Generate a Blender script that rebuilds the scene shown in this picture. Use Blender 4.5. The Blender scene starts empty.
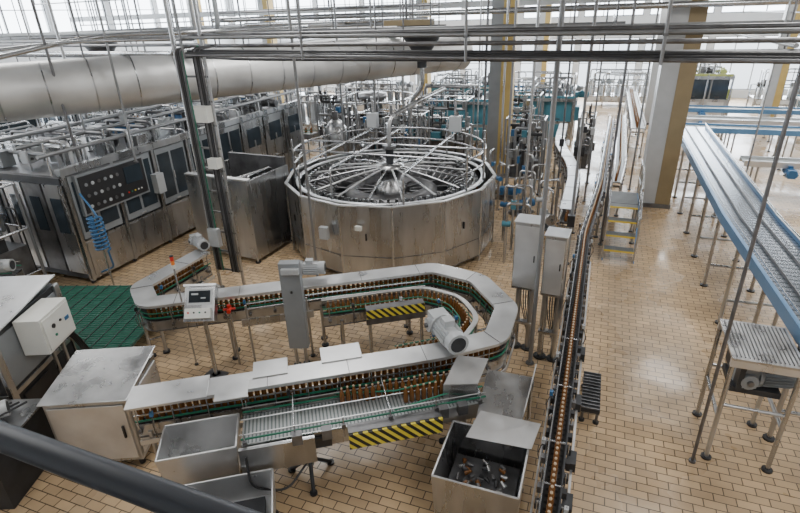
import bpy, math, random
from mathutils import Matrix, Vector, Euler
random.seed(7)
R=math.radians
# ---------------------------------------------------------------- materials
def mat(name,col,metal=0.0,rough=0.5,var=0.0,vscale=3.0,rvar=0.0,streak=1.0):
    m=bpy.data.materials.new(name);m.use_nodes=True
    nt=m.node_tree;b=nt.nodes['Principled BSDF']
    b.inputs['Base Color'].default_value=(*col,1);b.inputs['Metallic'].default_value=metal
    b.inputs['Roughness'].default_value=rough
    if var>0 or rvar>0:
        tc=nt.nodes.new('ShaderNodeTexCoord');mp=nt.nodes.new('ShaderNodeMapping');mp.inputs['Scale'].default_value=(1,1,streak)
        nt.links.new(tc.outputs['Object'],mp.inputs['Vector'])
        n=nt.nodes.new('ShaderNodeTexNoise');n.inputs['Scale'].default_value=vscale;n.inputs['Detail'].default_value=5
        nt.links.new(mp.outputs[0],n.inputs['Vector'])
        if var>0:
            r=nt.nodes.new('ShaderNodeMapRange');r.inputs['From Min'].default_value=.3;r.inputs['From Max'].default_value=.7
            r.inputs['To Min'].default_value=1-var;r.inputs['To Max'].default_value=1+var*.5
            nt.links.new(n.outputs['Fac'],r.inputs['Value'])
            mx=nt.nodes.new('ShaderNodeVectorMath');mx.operation='SCALE';mx.inputs[0].default_value=col
            nt.links.new(r.outputs[0],mx.inputs['Scale']);nt.links.new(mx.outputs[0],b.inputs['Base Color'])
        if rvar>0:
            r=nt.nodes.new('ShaderNodeMapRange');r.inputs['From Min'].default_value=.3;r.inputs['From Max'].default_value=.7
            r.inputs['To Min'].default_value=max(.05,rough-rvar);r.inputs['To Max'].default_value=rough+rvar
            nt.links.new(n.outputs['Fac'],r.inputs['Value']);nt.links.new(r.outputs[0],b.inputs['Roughness'])
    return m
STEEL=mat('stainless_steel',(.48,.485,.49),.93,.29,.28,3.0,.10,.25)
STEELB=mat('bright_sheet_steel',(.68,.685,.69),.82,.35,.16,2.5,.10)
STEELD=mat('worn_dark_steel',(.19,.19,.195),.8,.42,.35,5,.1)
TUBE=mat('tube_steel',(.50,.51,.52),.93,.25)
POLE=mat('pole_steel',(.26,.265,.27),.6,.45)
DUCT=mat('duct_cladding',(.63,.63,.62),.55,.40,.2,1.2,.10)
GREY=mat('grey_paint',(.24,.255,.265),.1,.45,.1,3)
LGREY=mat('light_grey_paint',(.45,.465,.475),.1,.42,.08,3)
CREAM=mat('cream_paint',(.72,.72,.67),0,.4,.05,3)
BLACK=mat('black_plastic',(.02,.02,.022),0,.4)
DARK=mat('dark_machine',(.040,.042,.046),.3,.5,.3,4)
RAIL=mat('handrail_paint',(.04,.045,.055),.2,.40)
RUB=mat('black_cable',(.03,.03,.032),0,.5)
GREEN=mat('green_guide_rail',(.015,.17,.10),0,.4)
GMAT=mat('green_floor_grating',(.06,.15,.12),0,.6,.3,8)
BLUE=mat('blue_paint',(.04,.15,.32),.1,.4,.1,4)
TEAL=mat('teal_cabinet_paint',(.06,.20,.26),.1,.4,.15,3)
BLUEL=mat('blue_conveyor_edge',(.11,.24,.42),.3,.35)
OCHRE=mat('ochre_paint',(.50,.36,.12),0,.55,.12,2)
OCHRED=mat('tan_column_paint',(.26,.20,.11),0,.55,.12,2)
WHITE=mat('white_wall_paint',(.62,.64,.66),0,.7,.05,.5)
CEIL=mat('ceiling_paint',(.45,.47,.50),0,.8)
RED=mat('red_plastic',(.6,.03,.02),0,.35)
ORANGE=mat('orange_lamp',(.8,.25,.04),0,.3)
BROWN=mat('brown_bottle_glass',(.17,.07,.02),0,.12)
CAP=mat('bottle_cap',(.45,.34,.22),.3,.4)
YEL=mat('yellow_paint',(.75,.55,.05),0,.45)
SCREEN=mat('screen_glass',(.015,.02,.025),0,.12)
DGLASS=mat('dark_window_glass',(.045,.06,.075),.3,.12,.3,2)
LGREEN=mat('machine_green',(.34,.38,.12),0,.5)
ASP=mat('asphalt',(.3,.3,.3),0,.9)
def stripes(name,c1,c2,scale,axes,thr,metal=.0,rough=.5):
    m=bpy.data.materials.new(name);m.use_nodes=True;nt=m.node_tree;b=nt.nodes['Principled BSDF']
    tc=nt.nodes.new('ShaderNodeTexCoord');dp=nt.nodes.new('ShaderNodeVectorMath');dp.operation='DOT_PRODUCT';dp.inputs[1].default_value=[a*scale for a in axes]
    nt.links.new(tc.outputs['Object'],dp.inputs[0])
    fr=nt.nodes.new('ShaderNodeMath');fr.operation='FRACT';nt.links.new(dp.outputs['Value'],fr.inputs[0])
    g=nt.nodes.new('ShaderNodeMath');g.operation='GREATER_THAN';g.inputs[1].default_value=thr;nt.links.new(fr.outputs[0],g.inputs[0])
    mx=nt.nodes.new('ShaderNodeMix');mx.data_type='RGBA';mx.inputs[6].default_value=(*c1,1);mx.inputs[7].default_value=(*c2,1)
    nt.links.new(g.outputs[0],mx.inputs[0]);nt.links.new(mx.outputs[2],b.inputs['Base Color']);b.inputs['Roughness'].default_value=rough;b.inputs['Metallic'].default_value=metal
    return m
HAZ=stripes('hazard_stripes',(.02,.02,.02),(.72,.60,.06),8.5,(1,0,1),.5)
CHAIN=stripes('black_chain',(.05,.05,.05),(.012,.012,.012),12,(0,1,0),.6,.3,.4)
MESH=stripes('mesh_belt',(.34,.36,.36),(.12,.14,.14),22,(1,0,0),.6,.5,.45)
SLAT=stripes('steel_mat_belt',(.34,.38,.43),(.10,.12,.15),7,(0,1,0),.72,.85,.22)
def floor_mat():
    m=bpy.data.materials.new('quarry_tile_floor');m.use_nodes=True;nt=m.node_tree;b=nt.nodes['Principled BSDF']
    tc=nt.nodes.new('ShaderNodeTexCoord')
    br=nt.nodes.new('ShaderNodeTexBrick');nt.links.new(tc.outputs['Object'],br.inputs['Vector'])
    br.inputs['Scale'].default_value=1;br.inputs['Brick Width'].default_value=.25;br.inputs['Row Height'].default_value=.125
    br.inputs['Mortar Size'].default_value=.007;br.inputs['Mortar Smooth'].default_value=.2
    br.inputs['Color1'].default_value=(.64,.455,.265,1);br.inputs['Color2'].default_value=(.47,.33,.195,1);br.inputs['Mortar'].default_value=(.10,.075,.05,1)
    n=nt.nodes.new('ShaderNodeTexNoise');n.inputs['Scale'].default_value=.9;n.inputs['Detail'].default_value=6;nt.links.new(tc.outputs['Object'],n.inputs['Vector'])
    r=nt.nodes.new('ShaderNodeMapRange');r.inputs[1].default_value=.3;r.inputs[2].default_value=.7;r.inputs[3].default_value=.70;r.inputs[4].default_value=1.12
    nt.links.new(n.outputs['Fac'],r.inputs[0])
    v=nt.nodes.new('ShaderNodeVectorMath');v.operation='SCALE';nt.links.new(br.outputs['Color'],v.inputs[0]);nt.links.new(r.outputs[0],v.inputs['Scale'])
    nt.links.new(v.outputs[0],b.inputs['Base Color'])
    n2=nt.nodes.new('ShaderNodeTexNoise');n2.inputs['Scale'].default_value=.6;n2.inputs['Detail'].default_value=4;nt.links.new(tc.outputs['Object'],n2.inputs['Vector'])
    r2=nt.nodes.new('ShaderNodeMapRange');r2.inputs[1].default_value=.40;r2.inputs[2].default_value=.6;r2.inputs[3].default_value=.14;r2.inputs[4].default_value=.42
    nt.links.new(n2.outputs['Fac'],r2.inputs[0]);nt.links.new(r2.outputs[0],b.inputs['Roughness'])
    bp=nt.nodes.new('ShaderNodeBump');bp.inputs['Strength'].default_value=.3;bp.inputs['Distance'].default_value=.004;bp.invert=True
    nt.links.new(br.outputs['Fac'],bp.inputs['Height']);nt.links.new(bp.outputs[0],b.inputs['Normal'])
    return m
FLOOR=floor_mat()
# ---------------------------------------------------------------- builder
class B:
    def __init__(s,name,loc=(0,0,0),rz=0):
        s.name=name;s.loc=loc;s.rz=rz;s.v=[];s.f=[];s.m=[];s.s=[];s.mats=[];s.M=Matrix.Identity(4)
    def mi(s,m):
        if m not in s.mats:s.mats.append(m)
        return s.mats.index(m)
    def add(s,vs,fs,m,smooth=False):
        o=len(s.v);k=s.mi(m)
        for p in vs:s.v.append(tuple(s.M@Vector(p)))
        for f in fs:
            s.f.append([i+o for i in f]);s.m.append(k);s.s.append(smooth)
    def box(s,c,d,m,rz=0,rx=0,ry=0):
        E=Euler((R(rx),R(ry),R(rz))).to_matrix();c=Vector(c)
        vs=[c+E@Vector((sx*d[0]/2,sy*d[1]/2,sz*d[2]/2)) for sz in(-1,1) for sy in(-1,1) for sx in(-1,1)]
        s.add(vs,[(0,2,3,1),(4,5,7,6),(0,1,5,4),(2,6,7,3),(0,4,6,2),(1,3,7,5)],m)
    def bb(s,x0,x1,y0,y1,z0,z1,m): s.box(((x0+x1)/2,(y0+y1)/2,(z0+z1)/2),(x1-x0,y1-y0,z1-z0),m)
    def cyl(s,p0,p1,r,m,r2=None,seg=10,caps=True):
        p0=Vector(p0);p1=Vector(p1);r2=r if r2 is None else r2
        d=(p1-p0)
        if d.length<1e-6:return
        q=d.to_track_quat('Z','Y').to_matrix();vs=[]
        for p,rr in((p0,r),(p1,r2)):
            for i in range(seg):
                a=2*math.pi*i/seg;vs.append(p+q@Vector((math.cos(a)*rr,math.sin(a)*rr,0)))
        s.add(vs,[(i,(i+1)%seg,seg+(i+1)%seg,seg+i) for i in range(seg)],m,True)
        if caps:
            s.add(vs[:seg],[tuple(reversed(range(seg)))],m);s.add(vs[seg:],[tuple(range(seg))],m)
    def tube(s,pts,r,m,seg=8,fil=0,closed=False):
        pts=[Vector(p) for p in pts]
        if fil>0:pts=fillet(pts,fil)
        n=len(pts);vs=[];up=None
        for i,p in enumerate(pts):
            if closed:t=(pts[(i+1)%n]-pts[i-1])
            else:t=(pts[min(i+1,n-1)]-pts[max(i-1,0)])
            t.normalize()
            if up is None:
                up=Vector((0,0,1)) if abs(t.z)<.9 else Vector((1,0,0))
            a=t.cross(up)
            if a.length<1e-4:a=t.cross(Vector((1,0.1,0)))
            a.normalize();up=a.cross(t).normalized()
            for k in range(seg):
                g=2*math.pi*k/seg;vs.append(p+a*math.cos(g)*r+up*math.sin(g)*r)
        fs=[]
        for i in range(n if closed else n-1):
            j=(i+1)%n
            for k in range(seg):
                l=(k+1)%seg;fs.append((i*seg+k,i*seg+l,j*seg+l,j*seg+k))
        s.add(vs,fs,m,True)
        if not closed:
            s.add(vs[:seg],[tuple(range(seg))],m);s.add(vs[-seg:],[tuple(reversed(range(seg)))],m)
    def lathe(s,prof,c,m,seg=16,smooth=True,ph=0):
        vs=[];n=len(prof);c=Vector(c)
        for i in range(seg):
            a=2*math.pi*i/seg+ph
            for r,z in prof:vs.append(c+Vector((r*math.cos(a),r*math.sin(a),z)))
        fs=[]
        for i in range(seg):
            j=(i+1)%seg
            for k in range(n-1):fs.append((i*n+k,j*n+k,j*n+k+1,i*n+k+1))
        s.add(vs,fs,m,smooth)
    def sweep(s,path,o0,o1,z0,z1,m):
        n=len(path);vs=[]
        for i,p in enumerate(path):
            p=Vector(p[:2])
            a=(Vector(path[i][:2])-Vector(path[i-1][:2])).normalized() if i>0 else None
            b=(Vector(path[i+1][:2])-Vector(path[i][:2])).normalized() if i<n-1 else None
            if a is None:a=b
            if b is None:b=a
            t=(a+b).normalized();k=1/max(.5,t.dot(a));nr=Vector((-t.y,t.x))*k
            A=p+nr*o0;C=p+nr*o1
            vs+=[(A.x,A.y,z0),(C.x,C.y,z0),(C.x,C.y,z1),(A.x,A.y,z1)]
        fs=[]
        for i in range(n-1):
            a=i*4;b=a+4
            for k in range(4):
                l=(k+1)%4;fs.append((a+k,a+l,b+l,b+k))
        fs.append((0,3,2,1));fs.append((4*n-4,4*n-3,4*n-2,4*n-1))
        s.add(vs,fs,m)
    def sheet(s,q,m,th=.012):
        q=[Vector(p) for p in q];nn=(q[1]-q[0]).cross(q[2]-q[0]).normalized()*th
        vs=q+[p+nn for p in q];n=len(q)
        s.add(vs,[tuple(reversed(range(n))),tuple(range(n,2*n))]+[(i,(i+1)%n,n+(i+1)%n,n+i) for i in range(n)],m)
    def at(s,loc,rz=0,rx=0,ry=0,sc=1):
        s.M=Matrix.Translation(loc)@Euler((R(rx),R(ry),R(rz))).to_matrix().to_4x4()@Matrix.Scale(sc,4);return s
    def rst(s):s.M=Matrix.Identity(4)
    def done(s,bevel=0):
        me=bpy.data.meshes.new(s.name);me.from_pydata(s.v,[],s.f)
        for m in s.mats:me.materials.append(m)
        me.polygons.foreach_set('material_index',s.m);me.polygons.foreach_set('use_smooth',s.s);me.update()
        o=bpy.data.objects.new(s.name,me);bpy.context.collection.objects.link(o);o.location=s.loc;o.rotation_euler=(0,0,R(s.rz))
        if bevel>0:
            b=o.modifiers.new('bevel','BEVEL');b.width=bevel;b.segments=2;b.limit_method='ANGLE';b.angle_limit=R(50)
        return o
def fillet(pts,r,n=5):
    out=[pts[0]]
    for i in range(1,len(pts)-1):
        a,b,c=Vector(pts[i-1]),Vector(pts[i]),Vector(pts[i+1])
        u=(a-b);v=(c-b);k=min(r,u.length*.45,v.length*.45);p=b+u.normalized()*k;q=b+v.normalized()*k
        for j in range(n+1):
            t=j/n;out.append(p*(1-t)**2+b*2*t*(1-t)+q*t*t)
    out.append(pts[-1]);return out
def path2(pts,r=.3,n=6):
    return [tuple(p) for p in fillet([Vector((x,y,0)) for x,y in pts],r,n)]
def along(path,step,start=0):
    out=[];d=start;acc=0
    for i in range(len(path)-1):
        a=Vector(path[i]);b=Vector(path[i+1]);L=(b-a).length
        if L<1e-6:continue
        t=(b-a)/L
        while d<=acc+L:
            out.append((a+t*(d-acc),t));d+=step
        acc+=L
    return out
def leg(b,x,y,z,m=STEEL,r=.03):
    b.cyl((x,y,.03),(x,y,z),r,m,seg=8);b.cyl((x,y,0),(x,y,.03),r*2.2,BLACK,seg=10)
def bottle(b,x,y,z):
    b.lathe([(0,0),(.031,0),(.033,.01),(.033,.14),(.025,.175),(.014,.2),(.013,.24),(0,.24)],(x,y,z),BROWN,seg=8)
    b.lathe([(.015,.228),(.015,.243),(0,.243)],(x,y,z),CAP,seg=6)
def conveyor(name,pts,z=.95,w=.2,rz=0,fil=.3,cover=True,green=GREEN,belt=CHAIN,bottles=True,legs=1.6,cz=.32,covw=.36,frame=STEEL,lanes=1,bstep=.085,sensors=False):
    p=path2(pts,fil);b=B(name,(0,0,0),rz);h=w/2
    b.sweep(p,-h,h,z-.03,z,belt)
    for sg in(-1,1):
        o=sg*(h+.012)
        b.sweep(p,o-.012,o+.012,z-.17,z-.005,frame)
        b.sweep(p,sg*(h+.03)-.008,sg*(h+.03)+.008,z+.06,z+.08,green)
        b.sweep(p,sg*(h+.03)-.008,sg*(h+.03)+.008,z+.15,z+.165,TUBE if sg>0 else green)
        b.sweep(p,o-.02,o+.02,z-.19,z-.17,STEELD)
    for q,t in along(p,.42,.1):
        nx,ny=-t.y,t.x
        for sg in(-1,1):
            x=q.x+nx*sg*(h+.055);y=q.y+ny*sg*(h+.055)
            b.cyl((x,y,z-.12),(x,y,z+(cz if cover else .2)),.009,TUBE,seg=6)
            b.box((x,y,z-.07),(.05,.05,.04),STEELD,rz=math.degrees(math.atan2(t.y,t.x)))
    for q,t in along(p,legs,.3):
        nx,ny=-t.y,t.x
        for sg in(-1,1):
            leg(b,q.x+nx*sg*(h+.02),q.y+ny*sg*(h+.02),z-.1)
        b.cyl((q.x-nx*h,q.y-ny*h,.35),(q.x+nx*h,q.y+ny*h,.35),.018,STEEL,seg=8)
        b.box((q.x,q.y,z-.22),(.06,w+.06,.05),STEEL,rz=math.degrees(math.atan2(t.y,t.x)))
    if sensors:
        for q,t in along(p,.83,.5):
            nx,ny=-t.y,t.x;sg=random.choice((-1,1));x=q.x+nx*sg*(h+.09);y=q.y+ny*sg*(h+.09)
            b.cyl((x,y,z-.15),(x,y,z+.24),.008,TUBE,seg=6);b.box((x,y,z+.2),(.04,.05,.06),random.choice((BLACK,LGREY,BLUE)))
            b.tube([(x,y,z+.18),(x+nx*.05*sg,y+ny*.05*sg,z),(x,y,z-.18)],.006,RUB,seg=5,fil=.05)
        b.sweep(p,h+.06,h+.075,z-.27,z-.2,STEELB)
    if cover:
        b.sweep(p,-covw/2,covw/2,z+cz,z+cz+.012,STEELB)
        b.sweep(p,-covw/2,-covw/2+.01,z+cz-.035,z+cz,STEELB);b.sweep(p,covw/2-.01,covw/2,z+cz-.035,z+cz,STEELB)
        for q,t in along(p,1.05,.6):
            b.box((q.x,q.y,z+cz+.014),(.008,covw-.01,.006),STEELD,rz=math.degrees(math.atan2(t.y,t.x)))
    if bottles:
        for q,t in along(p,bstep,.1):
            for l in range(lanes):
                off=(l-(lanes-1)/2)*.08
                bottle(b,q.x-t.y*off,q.y+t.x*off,z)
    return b
def motor(b,loc,rz=0,rx=0,ry=0,sc=1,col=LGREY,gear=True):
    old=b.M.copy();b.M=old@Matrix.Translation(loc)@Euler((R(rx),R(ry),R(rz))).to_matrix().to_4x4()@Matrix.Scale(sc,4)
    b.cyl((0,0,0),(.32,0,0),.105,col,seg=20)
    for i in range(20):
        a=2*math.pi*i/20
        if 60<math.degrees(a)<120:continue
        b.box((.16,math.cos(a)*.115,math.sin(a)*.115),(.27,.035,.008),col,rx=math.degrees(a))
    b.cyl((.32,0,0),(.42,0,0),.122,col,seg=20);b.cyl((.42,0,0),(.425,0,0),.09,DARK,seg=16)
    b.cyl((-.03,0,0),(0,0,0),.14,col,seg=20)
    b.box((.14,0,.13),(.13,.12,.09),col)
    if gear:
        b.box((-.12,0,-.01),(.18,.2,.24),col);b.cyl((-.12,-.14,-.03),(-.12,.14,-.03),.085,col,seg=16)
        b.cyl((-.12,-.17,-.03),(-.12,.17,-.03),.03,STEELD,seg=10)
    b.M=old
# ---------------------------------------------------------------- room
XL,XR,YF,YB,ZC=-30,14,-5,40,8.2
b=B('floor');b.bb(XL,XR,YF,YB,-.2,0,FLOOR);b.done()
b=B('ground_outside');b.bb(-80,70,41,110,-.4,-.25,ASP);b.done()
b=B('ceiling');b.bb(XL,XR,YF,YB,ZC,ZC+.2,CEIL);b.done()
b=B('wall_front');b.bb(XL,XR,YF-.3,YF,-.2,ZC+.2,WHITE);b.done()
b=B('wall_right');b.bb(XR,XR+.3,YF-.3,YB+.3,-.2,ZC+.2,WHITE);b.done()
wz=[(0.5,3.7),(5.0,7.7)]
def winwall(name,axis,a0,a1,pos,th,step=4.0,pier=.35):
    b=B(name)
    def bx(u0,u1,z0,z1,m=WHITE):
        if axis=='x':b.bb(u0,u1,pos,pos+th,z0,z1,m)
        else:b.bb(pos-th,pos,u0,u1,z0,z1,m)
    bx(a0,a1,-.2,wz[0][0]);bx(a0,a1,wz[0][1],wz[1][0]);bx(a0,a1,wz[1][1],ZC+.2)
    n=int(round((a1-a0)/step));st=(a1-a0)/n
    for i in range(n+1):
        u=a0+i*st;u0=max(a0,u-pier/2);u1=min(a1,u+pier/2)
        for z0,z1 in wz:bx(u0,u1,z0,z1)
    b.done();k=0
    for z0,z1 in wz:
        for i in range(n):
            k+=1;w=B('window_%s_%d'%(name[5:],k));u0=a0+i*st+pier/2;u1=a0+(i+1)*st-pier/2
            def fx(p0,p1,q0,q1):
                if axis=='x':w.bb(p0,p1,pos+.08,pos+.16,q0,q1,LGREY)
                else:w.bb(pos-.16,pos-.08,p0,p1,q0,q1,LGREY)
            fx(u0,u1,z0,z0+.07);fx(u0,u1,z1-.07,z1);fx(u0,u0+.06,z0,z1);fx(u1-.06,u1,z0,z1)
            for j in(1,2):
                c=u0+(u1-u0)*j/3;fx(c-.03,c+.03,z0,z1)
            c=(z0+z1)/2;fx(u0,u1,c-.025,c+.025)
            w.done()
winwall('wall_back','x',XL,XR,YB,.3)
winwall('wall_left','y',YF,YB,XL,.3)
for i,y in enumerate((12,20,28,36)):
    b=B('roof_beam');b.bb(XL,XR,y-.12,y+.12,7.5,8.19,WHITE);b.bb(XL,XR,y-.2,y+.2,7.45,7.5,LGREY);b.done()
def column(x,y,w=.7,fm=OCHRED,sm=LGREY):
    b=B('support_column',(x,y,0));h=w/2
    b.bb(-h,0.02,-h,h,0,ZC-.01,sm);b.bb(0.02,h,-h-.02,h,0,ZC-.01,fm);b.bb(-h-.03,h+.03,-h-.05,h+.03,0,.12,STEELD)
    return b.done()
column(1.83,17.0,.86);column(-3.35,19.0,.75,OCHRE,GREY)
for x,y in((-9,27.6),(-18,27.2),(-24,28.6),(2.4,30),(7.5,30),(-3.6,33.5),(9,17)):column(x,y,.6,OCHRE)
# ---------------------------------------------------------------- filling carousel
cx,cy=-4.9,12.15;RR=2.66
b=B('filling_carousel',(cx,cy,0))
N=14;pts=[(RR*math.cos(2*math.pi*(i+.35)/N),RR*math.sin(2*math.pi*(i+.35)/N)) for i in range(N)]
for i in range(N):
    p=Vector(pts[i]);q=Vector(pts[(i+1)%N]);c=(p+q)/2;L=(q-p).length;a=math.degrees(math.atan2(q.y-p.y,q.x-p.x))
    b.box((c.x,c.y,.98),(L-.012,.03,1.62),STEEL,rz=a)
    b.cyl((p.x,p.y,.0),(p.x,p.y,1.82),.03,TUBE,seg=8)
    b.box((c.x,c.y,1.81),(L,.08,.03),STEELB,rz=a)
    b.box((c.x,c.y,.17),(L,.02,.06),STEELD,rz=a)
    b.box((c.x*1.01,c.y*1.01,.62),(L*.96,.01,.012),STEELD,rz=a)
    if i%2==0:b.box((c.x*1.012,c.y*1.012,1.1),(.03,.04,.16),BLACK,rz=a)
b.box((-.55,-2.72,1.15),(.2,.12,.28),LGREY);b.box((.3,-2.72,1.35),(.14,.08,.1),CREAM)
b.lathe([(2.55,.9),(2.5,.95),(1.3,1.0),(0.5,1.05),(0,1.05)],(0,0,0),DARK,seg=48)
b.lathe([(1.9,1.05),(2.15,1.05),(2.15,1.5),(1.9,1.5),(1.9,1.05)],(0,0,0),STEELD,seg=48)
b.lathe([(1.95,1.6),(2.25,1.6),(2.25,1.66),(1.95,1.66),(1.95,1.6)],(0,0,0),STEEL,seg=48)
b.lathe([(2.32,1.76),(2.42,1.76),(2.42,1.79),(2.32,1.79),(2.32,1.76)],(0,0,0),STEELB,seg=48)
for i in range(72):
    a=2*math.pi*i/72;x,y=2.1*math.cos(a),2.1*math.sin(a)
    b.cyl((x,y,1.5),(x,y,1.8),.035,STEEL,seg=6);b.cyl((x*1.06,y*1.06,1.3),(x*1.06,y*1.06,1.58),.03,BROWN if i%2 else STEELD,seg=6)
    b.box((x*.96,y*.96,1.7),(.12,.04,.07),STEELD if i%3 else BLACK,rz=math.degrees(a))
    b.tube([(x*.9,y*.9,1.7),(x*.8,y*.8,1.62),(x*.7,y*.7,1.4)],.014,RUB if i%2 else TUBE,seg=5,fil=.1)
b.lathe([(0,1.0),(.40,1.0),(.40,1.5),(.26,1.6),(.26,1.9),(.36,1.92),(.36,2.02),(.2,2.08),(0,2.08)],(0,0,0),STEEL,seg=24)
b.lathe([(.9,1.1),(1.2,1.1),(1.2,1.4),(.9,1.5),(.9,1.1)],(0,0,0),STEELD,seg=32)
for i in range(16):
    a=2*math.pi*(i+.3)/16;ca,sa=math.cos(a),math.sin(a)
    b.tube([(.32*ca,.32*sa,1.98),(1.0*ca,1.0*sa,1.92),(2.05*ca,2.05*sa,1.74)],.025,STEELB if i%3 else TUBE,seg=8,fil=.3)
    b.cyl((.5*ca,.5*sa,1.35),(1.9*ca,1.9*sa,1.35),.03,STEELD,seg=6)
for rr,z in((2.45,2.5),(2.45,2.2)):
    b.tube([(rr*math.cos(2*math.pi*i/40)*.98,rr*math.sin(2*math.pi*i/40)*.98,z) for i in range(-3,24)],.026,TUBE,seg=8)
for i in range(-1,10):
    a=math.pi*i/8*1.02;b.cyl((2.42*math.cos(a),2.42*math.sin(a),1.8),(2.42*math.cos(a),2.42*math.sin(a),2.8),.028,TUBE,seg=8)
for x in(-1.3,-.5,1.2):b.tube([(x,-2.3,1.8),(x,-2.3,2.5),(x,2.1,2.5)],.028,TUBE,fil=.1)
b.tube([(-2.4,.2,2.5),(2.4,.2,2.5)],.03,TUBE);b.tube([(-2.2,-.9,2.5),(2.2,-.9,2.5)],.025,TUBE)
b.tube([(0,0,2.05),(0,0,3.2),(0.5,1.2,3.5),(.5,3.2,3.5)],.06,STEEL,fil=.3)
b.cyl((0,0,2.08),(0,0,2.5),.10,DARK,seg=14);b.cyl((0,0,2.45),(0,0,2.53),.18,STEELD,seg=14)
for x,y in((-1.3,2.0),(1.2,1.9)):b.box((x,y,2.75),(.3,.2,.4),LGREY);b.cyl((x,y,2.5),(x,y,3.4),.04,TUBE)
b.done()
# ---------------------------------------------------------------- loop conveyors (local frame rotated 33 deg)
A=33
main=[(-1.93,10.3),(-2.85,9.0),(-2.6,8.33),(2.35,8.28),(2.98,7.65),(3.08,6.6),(2.6,5.86),(1.7,5.74),(-2.25,5.74)]
b=conveyor('looping_bottle_conveyor',main,z=.95,w=.2,rz=A,fil=.14,sensors=True)
for q,t in along(path2(main,.14),.9,.4):
    b.bb(q.x-.03,q.x+.03,q.y-.03,q.y+.03,.7,.76,STEELD)
b.done()
inner=[(.25,7.78),(2.0,7.78),(2.45,7.35),(2.5,6.7),(2.1,6.25),(1.2,6.2)]
b=conveyor('inner_bottle_conveyor',inner,z=.9,w=.17,rz=A,fil=.2,cover=False,legs=1.9,sensors=True)
b.sweep(path2(inner,.2),.09,.17,1.1,1.115,STEELB);b.done()
b=B('hazard_striped_guard',(0,0,0),A)
b.box((1.45,7.42,.98),(1.0,.02,.16),HAZ);b.box((1.45,7.5,1.06),(1.0,.16,.012),STEELD);b.box((1.45,7.43,.84),(1.02,.05,.1),STEELD)
for x in(1.0,1.9):leg(b,x,7.45,.9)
b.done()
b=B('guide_arm_rails',(0,0,0),A)
for z in(1.1,1.2):b.tube([(-1.0,7.95,z),(.4,7.98,z),(2.1,7.95,z)],.012,TUBE)
b.bb(-1.1,0.1,7.86,7.9,.82,.95,STEEL)
for x in(-1,0,):leg(b,x,7.9,1.2,STEEL,.02)
b.done()
b=B('mesh_transfer_conveyor',(0,0,0),A)
P=[(-.95,5.2),(2.1,5.2)]
b.sweep(P,-.26,.26,.93,.96,MESH)
for o in(-.28,0.28):b.sweep(P,o-.015,o+.015,.76,.98,STEEL)
for o in(-.24,.24):b.sweep(P,o-.007,o+.007,1.02,1.04,GREEN)
for o in(-.24,.02,.24):b.sweep(P,o-.006,o+.006,1.09,1.10,STEELB)
for i in range(6):
    x=-.9+i*.58
    for y in(4.9,5.5):b.cyl((x,y,.85),(x,y,1.16),.009,TUBE,seg=6);b.box((x,y,1.02),(.05,.04,.06),STEELD)
    if i%2:b.cyl((x,4.9,1.14),(x,5.5,1.14),.008,TUBE,seg=6)
b.tube([(.2,5.45,1.08),(1.0,5.3,1.08),(2.1,5.42,1.08)],.012,GREEN);b.tube([(.9,4.95,1.08),(1.6,5.08,1.08),(2.1,5.1,1.08)],.012,GREEN)
for x in range(22):
    bottle(b,.3+x*.08,5.38+.02*math.sin(x),.96)
    if x>9:bottle(b,.3+x*.08,5.2,.96)
b.bb(.3,1.46,4.74,4.77,.78,1.0,HAZ);b.bb(.3,1.46,4.77,4.92,.995,1.01,STEELD)
b.bb(-.98,-.1,4.83,4.88,.6,.98,STEEL);b.bb(-.6,.1,4.86,4.9,.78,.92,BLACK)
for x in(1.5,1.75,.05,-.3):b.box((x,4.86,1.0),(.12,.1,.14),STEELD)
b.tube([(-.9,4.8,.9),(-.9,4.72,.5),(-.5,4.8,.25),(-.2,5.1,.4)],.015,RUB,fil=.15)
for x in(-.2,1.9):
    b.cyl((x,5.2,.2),(x,5.2,.8),.045,STEEL,seg=12)
    for a in(30,150,270):
        ex,ey=x+.3*math.cos(R(a)),5.2+.3*math.sin(R(a))
        b.cyl((x,5.2,.32),(ex,ey,.03),.025,DARK,seg=8);b.cyl((ex,ey,0),(ex,ey,.03),.05,BLACK,seg=10)
b.done()
b=B('conveyor_lid_plates',(0,0,0),A)
for x0,x1,y0,y1 in((-2.3,-1.35,5.52,5.97),(-1.25,-.85,5.4,5.75),(.1,.65,5.85,6.2),(-.8,-.35,5.75,6.1)):b.bb(x0,x1,y0,y1,1.285,1.30,STEELB)
b.done()
b=B('red_valve_handle',(0,0,0),A)
b.cyl((-1.28,8.0,.8),(-1.28,8.0,1.12),.02,STEEL);b.cyl((-1.28,7.9,1.12),(-1.28,8.1,1.12),.035,RED);b.cyl((-1.38,8.0,1.12),(-1.18,8.0,1.12),.02,RED);b.cyl((-1.28,8,1.12),(-1.28,8,1.2),.03,RED)
b.cyl((-1.28,8.0,0),(-1.28,8,.8),.02,STEEL)
b.done()
b=B('operator_touch_panel',(-5.62,5.62,0),0)
leg(b,0,0,1.2,STEEL,.035);b.bb(-.18,.18,-.1,.1,0,.03,STEELD)
b.at((0,0,1.42),rz=22,rx=-38)
b.bb(-.24,.24,-.06,.1,-.3,.28,STEEL);b.bb(-.26,.26,-.09,.12,.26,.3,STEELB)
b.bb(-.2,.2,-.068,-.06,-.04,.22,LGREY);b.bb(-.17,.17,-.074,-.066,0,.19,SCREEN)
b.bb(-.13,-.02,-.077,-.07,.12,.15,LGREY);b.bb(.02,.10,-.077,-.07,.06,.08,LGREY)
b.bb(-.2,.2,-.14,-.06,-.26,-.1,CREAM)
for i in range(4):b.cyl((-.14+i*.09,-.15,-.17),(-.14+i*.09,-.14,-.17),.014,[RED,BLACK,GREEN,BLACK][i],seg=10)
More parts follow.
